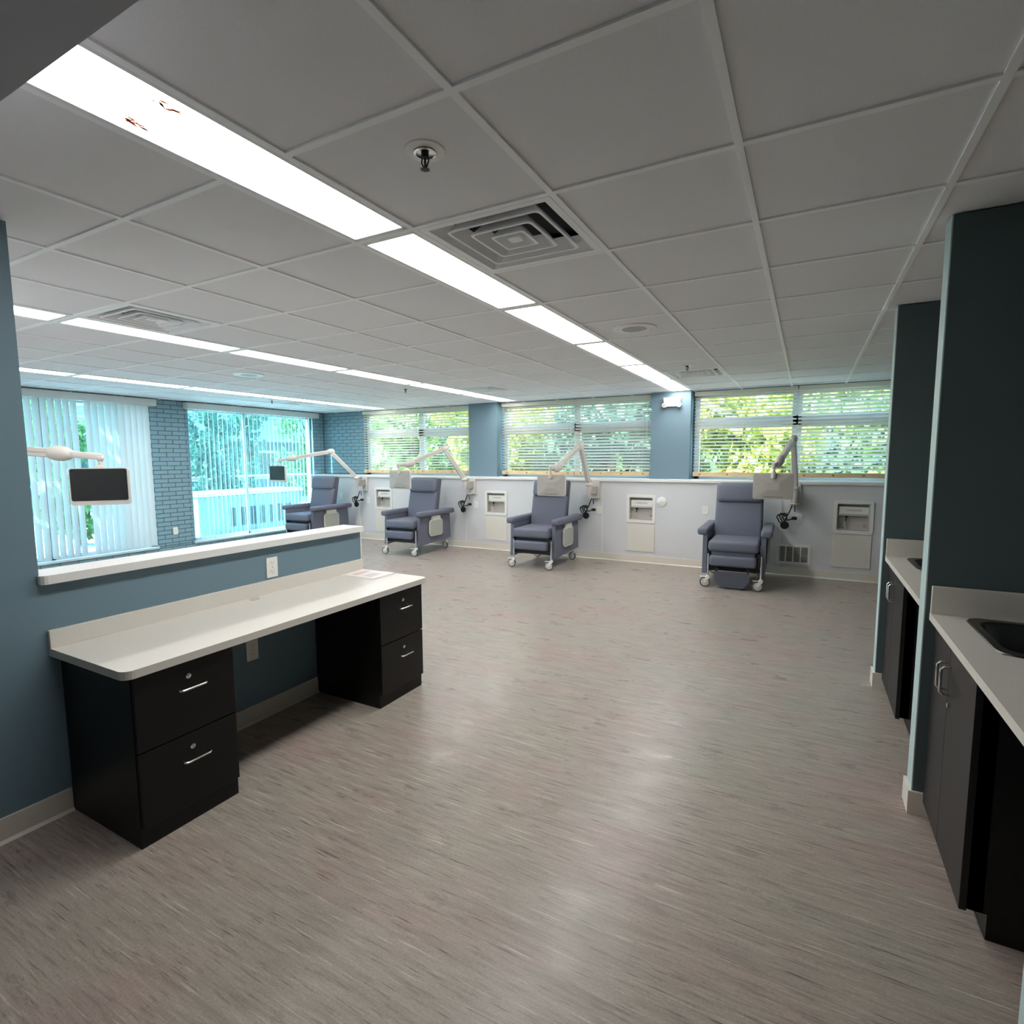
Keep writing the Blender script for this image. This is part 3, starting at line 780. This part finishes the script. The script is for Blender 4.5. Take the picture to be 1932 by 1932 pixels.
def pull(bm, axis, a0, a1, c, out, r=.0045, dirn=1):
    """bow handle along 'y' (horizontal) or 'z' (vertical); standing off along x by out*dirn from x=c[0]."""
    x0 = c[0]; x1 = c[0]+dirn*out
    if axis == 'y':
        q = [(x0, a0, c[1]), (x1-dirn*.008, a0, c[1]), (x1, a0+.008, c[1]), (x1, a1-.008, c[1]), (x1-dirn*.008, a1, c[1]), (x0, a1, c[1])]
    else:
        q = [(x0, c[1], a0), (x1-dirn*.010, c[1], a0), (x1, c[1], a0+.010), (x1, c[1], a1-.010), (x1-dirn*.010, c[1], a1), (x0, c[1], a1)]
    tube(bm, q, r, 8); return bm
for y0, y1, lab in ((-.166, .246, 'black two drawer pedestal under the near end of the desk'), (1.188, 1.592, 'black two drawer pedestal under the far end of the desk')):
    t = thing('drawer_pedestal', lab, 'drawer unit', (0, 0, 0), 0, 'black pedestals under the desk')
    part('body', B(XD+.005, -.785, y0, y1, 0, .702), 'black', t)
    for z0, z1, hz, lz in ((.395, .696, .588, .634), (.085, .389, .283, .331)):
        d = part('drawer', box(NB(), -.785, -.766, y0+.003, y1-.003, z0, z1, .0015), 'black', t)
        part('handle', pull(NB(), 'y', y0+.163, y0+.273, (-.766, hz), .028), 'chrome', d, True)
        l_ = part('lock', lathe(NB(), [(.011, -.766), (.011, -.762), (.008, -.7605), (.0, -.7605)], (0, y0+.208, lz), 'x', 18), 'chrome', d, True)
        part('keyhole', B(-.7607, -.7600, y0+.207, y0+.209, lz-.004, lz+.004), 'dark', d)
pp = thing('document', 'few white sheets with pink print lying at the far end of the desk', 'paper', (0, 0, 0))
for q, (dx, dy, rz) in enumerate(((0, 0, .02), (.006, .008, -.03), (-.004, .012, .04))):
    part('sheet', B(-.14, .14, -.105, .105, 0, .0012), 'paper', pp, loc=(-1.155+dx, 1.50+dy, .7352+q*.0016), rot=(0, 0, rz))
bm = NB()
for q in range(3): box(bm, -.06+q*.018, -.052+q*.018, -.07, .07, 0, .0004)
part('print_line', bm, 'ink', pp, loc=(-1.18, 1.51, .7399), rot=(0, 0, .04))
bm = NB()
for q in range(4): box(bm, .03+q*.020, .033+q*.020, -.06, .05, 0, .0004)
part('print_line', bm, 'inkg', pp, loc=(-1.17, 1.50, .7399), rot=(0, 0, .04))

# ------------------------------------------------------------------ alcove counters on the right
def alcove(yf, ynear, far):
    nm = 'far' if far else 'near'
    t = thing('alcove_counter', ('speckled counter in the alcove behind the nearer fin wall' if far else 'speckled counter in the nearest alcove with a dark sink'), 'counter', (0, 0, 0), 0, 'counters between the fin walls')
    # slab with a hole for the sink
    sx0, sx1, sy0, sy1 = 2.005, 2.42, yf-.50, yf-.035
    bm = NB()
    x0, x1, y0, y1 = 1.905, XR, ynear, yf
    for a, b, c, d in ((x0, sx0+.012, y0, y1), (sx1-.012, x1, y0, y1), (sx0+.012, sx1-.012, y0, sy0+.012), (sx0+.012, sx1-.012, sy1-.012, y1)):
        box(bm, a, b, c, d, .852, .882)
    part('top', bm, 'solidg', t)
    part('backsplash', box(NB(), 1.906, XR, yf-.02, yf, .882, .994, .002), 'solidg', t)
    part('side_splash', box(NB(), XR-.02, XR, ynear, yf-.02, .882, .994, .002), 'solidg', t)
    s = thing('sink', 'dark rectangular sink with rounded corners set in the %s alcove counter' % nm, 'sink', (0, 0, 0), 0, 'alcove sinks')
    cx, cy, w, h = (sx0+sx1)/2, (sy0+sy1)/2, sx1-sx0, sy1-sy0
    bm = NB()
    rings = []
    for ww, hh, r, z in ((w, h, .06, .8825), (w-.006, h-.006, .058, .887), (w-.06, h-.06, .075, .886), (w-.075, h-.075, .07, .875), (w-.10, h-.10, .06, .745), (w-.16, h-.16, .05, .73)):
        rings.append([bm.verts.new((p[0], p[1], z)) for p in rrect(ww, hh, r, 6, cx, cy)])
    n = len(rings[0])
    for i in range(2):
        for k in range(n): bm.faces.new((rings[i][k], rings[i][(k+1) % n], rings[i+1][(k+1) % n], rings[i+1][k]))
    part('rim', bm, 'steel', s, True)
    bm = NB(); R2 = [[bm.verts.new(v) for v in ring] for ring in [[(p[0], p[1], z) for p in rrect(ww, hh, r, 6, cx, cy)] for ww, hh, r, z in ((w-.06, h-.06, .075, .886), (w-.075, h-.075, .07, .875), (w-.10, h-.10, .06, .745), (w-.16, h-.16, .05, .73))]]
    for i in range(3):
        for k in range(n): bm.faces.new((R2[i][k], R2[i][(k+1) % n], R2[i+1][(k+1) % n], R2[i+1][k]))
    bm.faces.new(R2[3]); part('bowl', bm, 'steel', s, True)
    part('drain', lathe(NB(), [(.035, .7305), (.03, .733), (.0, .732)], (cx, cy, 0), n=20), 'chrome', s, True)
    c = thing('sink_cabinet', ('brown black sink cabinet in the alcove behind the nearer fin wall' if far else 'brown black two door sink cabinet in the nearest alcove'), 'cabinet', (0, 0, 0), 0, 'sink cabinets between the fin walls')
    ya, yb = yf-.635, yf-.002
    part('body', B(1.945, 1.985, ya, yb, .085, .852), 'black', c)
    part('end_panel', B(1.945, XR-.002, ya, ya+.018, .0851, .852), 'black', c)
    part('end_panel', B(1.995, XR-.002, ya, ya+.018, 0, .085), 'black', c)
    part('toe_kick', B(1.995, 2.01, ya+.018, yb-.02, 0, .085), 'brown', c)
    ym = yf-.29
    for a, b, hy in ((ya+.002, ym-.0015, ym-.03), (ym+.0015, yb-.014, ym+.03)):
        d = part('door', box(NB(), 1.925, 1.945, a, b, .075, .845, .0015), 'brown', c)
        part('handle', pull(NB(), 'z', .660, .762, (1.925, hy), .030, r=.005, dirn=-1), 'chrome', d, True)
    part('lock', lathe(NB(), [(.009, 1.925), (.009, 1.919), (.0, 1.918)], (0, ym-.03, .622), 'x', 14), 'chrome', c, True)
alcove(1.503, .234, False)
alcove(2.943, 1.632, True)

# ------------------------------------------------------------------ outside
def tree(x, y, z, spread_, height, nleaf, lm, lab, leaf=.10, trunk=True, group='trees outside the windows'):
    t = thing('tree', lab, 'tree', (x, y, z), 0, group)
    rnd = random.Random(int(x*100+y*10))
    if trunk:
        bm = NB(); tube(bm, [(0, 0, 0), (.05, .02, height*.35), (-.03, .05, height*.75)], [.11, .08, .04], 8)
        for q in range(4):
            a = q*1.6; tube(bm, [(.02, .02, height*(.3+.1*q)), (spread_*.35*math.cos(a), spread_*.35*math.sin(a), height*(.5+.1*q))], [.04, .015], 6)
        part('trunk', bm, 'bark', t, True)
    verts = []; faces = []
    clumps = [(rnd.uniform(-1, 1)*spread_*.8, rnd.uniform(-1, 1)*spread_*.6, height*(.10+.85*(_+.5)/22), rnd.uniform(.42, .66)*spread_*.7) for _ in range(22)]
    for _ in range(nleaf):
        c = rnd.choice(clumps); a = rnd.uniform(0, 2*PI); u = rnd.uniform(-1, 1); rr = c[3]*rnd.uniform(.35, 1)**.5
        p = Vector((c[0]+rr*math.cos(a)*math.sqrt(1-u*u), c[1]+rr*math.sin(a)*math.sqrt(1-u*u), c[2]+rr*u))
        d = Vector((rnd.gauss(0, 1), rnd.gauss(0, 1), rnd.gauss(0, .7))).normalized(); s = d.orthogonal().normalized()
        s = (Matrix.Rotation(rnd.uniform(0, 2*PI), 3, d) @ s)*leaf*rnd.uniform(.6, 1.2); o_ = d.cross(s)*.55
        i = len(verts); verts += [p-s, p+o_, p+s, p-o_]; faces.append((i, i+1, i+2, i+3))
    me = bpy.data.meshes.new('foliage'); me.from_pydata([tuple(v) for v in verts], [], faces); me.materials.append(MT[lm])
    f = obj('foliage', me, t); f['kind'] = 'stuff'
GZ = -.35
o = struct('ground', B(-40, 30, YB+.15, 40, GZ-.2, GZ), 'lawn')
o = struct('ground', B(-40, XL-.17, -25, YB+.15, GZ-.2, GZ), 'concrete')
struct('roof', B(XL-.2, XR+.6, YF-.6, YB+.45, Z+.25, Z+.45), 'slab')
for x, y, sp, h, n, lm, lab in (
    (3.3, 9.9, 1.2, 3.2, 3200, 'leaf', 'green tree outside behind the rightmost blind'),
    (.55, 9.8, 1.2, 3.4, 3400, 'leafy', 'yellow green tree outside behind the open right hand blind'),
    (-2.2, 9.9, 1.2, 3.2, 3400, 'leafd', 'deep green tree outside behind the middle window'),
    (-4.95, 9.8, 1.2, 3.4, 3200, 'leafy', 'yellow green tree outside behind the first slat blinds'),
    (-7.7, 10.2, 1.2, 3.6, 2600, 'leaf', 'tree outside beyond the brick corner'),
    (5.2, 14.2, 1.7, 5.2, 3000, 'leafd', 'tall tree far behind the rightmost blind'),
    (1.4, 14.0, 1.7, 5.4, 3200, 'leaf', 'tall tree far behind the open right hand blind'),
    (-2.4, 14.2, 1.7, 5.2, 3200, 'leafd', 'tall deep green tree far behind the middle window'),
    (-6.2, 14.0, 1.7, 5.6, 3200, 'leafy', 'tall yellow green tree far behind the first window'),
    (-10.0, 14.4, 1.7, 5.2, 2600, 'leafd', 'tall tree far beyond the brick corner')):
    tree(x, y, GZ, sp, h, int(n*1.5), lm, lab, leaf=.12)
tree(-12.7, 7.7, GZ, .75, 3.3, 2600, 'leafd', 'deep green shrub tree outside the open vertical blind', leaf=.08)
tree(-17.8, 15.6, GZ, 1.3, 4.6, 2400, 'leaf', 'tree outside above the pale utility box')
tree(-12.6, 4.7, GZ, .9, 3.0, 2400, 'leaf', 'tree outside seen through the gap of the missing vane', leaf=.09)
tree(-16.4, 11.6, GZ, 1.2, 4.8, 2400, 'leafd', 'tree rising in front of the white neighbouring building')
tree(-9.6, -.6, GZ, 1.7, 6.2, 5200, 'leafd', 'unseen large tree added to shade the mostly closed vertical blind', leaf=.16)  # out of view, added to keep the sun off this blind
for x, lm, lab in ((3.6, 'leafd', 'clipped hedge outside low behind the rightmost blind'), (-1.0, 'leaf', 'clipped hedge outside low behind the middle window'), (-5.6, 'leafd', 'clipped hedge outside low behind the first window'), (-10.2, 'leaf', 'clipped hedge outside low beyond the brick corner')):
    t = thing('hedge', lab, 'hedge', (x, 11.9, GZ), 0, 'hedges outside the back windows')
    rnd = random.Random(int(x*10)); verts = []; faces = []
    for _ in range(5200):
        p = Vector((rnd.uniform(-2.2, 2.2), rnd.uniform(-.28, .28), rnd.uniform(.0, 2.6+.25*math.sin(x+_*.01))))
        d = Vector((rnd.gauss(0, 1), rnd.gauss(0, 1)-.6, rnd.gauss(0, .7))).normalized(); q = (Matrix.Rotation(rnd.uniform(0, 6.28), 3, d) @ d.orthogonal().normalized())*.11*rnd.uniform(.6, 1.2)
        o_ = d.cross(q)*.55; i = len(verts); verts += [p-q, p+o_, p+q, p-o_]; faces.append((i, i+1, i+2, i+3))
    me = bpy.data.meshes.new('foliage'); me.from_pydata([tuple(v) for v in verts], [], faces); me.materials.append(MT[lm])
    f = obj('foliage', me, t); f['kind'] = 'stuff'
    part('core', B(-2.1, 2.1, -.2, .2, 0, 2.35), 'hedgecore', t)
bd = thing('neighbour_building', 'low white building with a pale fascia seen through the vertical blinds', 'building', (0, 0, 0))
part('wall', B(-21.2, -20.9, 2, 21, GZ, 2.3), 'shadew', bd)
part('fascia', B(-21.5, -19.9, 1.5, 21.5, 2.3, 3.3), 'stucco', bd)
part('roof', B(-21.6, -19.8, 1.4, 21.6, 3.3, 3.42), 'stucco', bd)
for q in range(6):
    w_ = part('window', B(-20.92, -20.86, 3.5+q*2.8, 5.2+q*2.8, .6, 1.9), 'frame', bd); part('pane', B(-20.87, -20.85, 3.6+q*2.8, 5.1+q*2.8, .7, 1.8), 'screen', w_)
for q in range(4): part('pillar', B(-20.1, -19.95, 3.0+q*5.5, 3.2+q*5.5, GZ, 2.3), 'stucco', bd)
ub = thing('utility_box', 'pale boxy cabinet with dark vertical slots outside the open vertical blind', 'utility box', (-11.0, 7.6, GZ))
part('housing', box(NB(), -.5, .5, -1.5, 1.3, 0, 1.02, .04), 'boxgrey', ub)
part('lid', box(NB(), -.55, .55, -1.55, 1.35, 1.02, 1.10, .02), 'trimw', ub)
for q in range(7): part('slot', B(.498, .506, -.75+q*.26, -.60+q*.26, .28, .72), 'void', ub)
rl = thing('railing', 'thin pale railing outside behind the utility box', 'railing', (-13.9, 8.5, GZ))
part('top_rail', tube(NB(), [(0, -4, 1.35), (0, 5, 1.35)], .025, 8), 'trimw', rl)
for q in range(10): part('post', tube(NB(), [(0, -4+q, 0), (0, -4+q, 1.35)], .018, 8), 'trimw', rl)
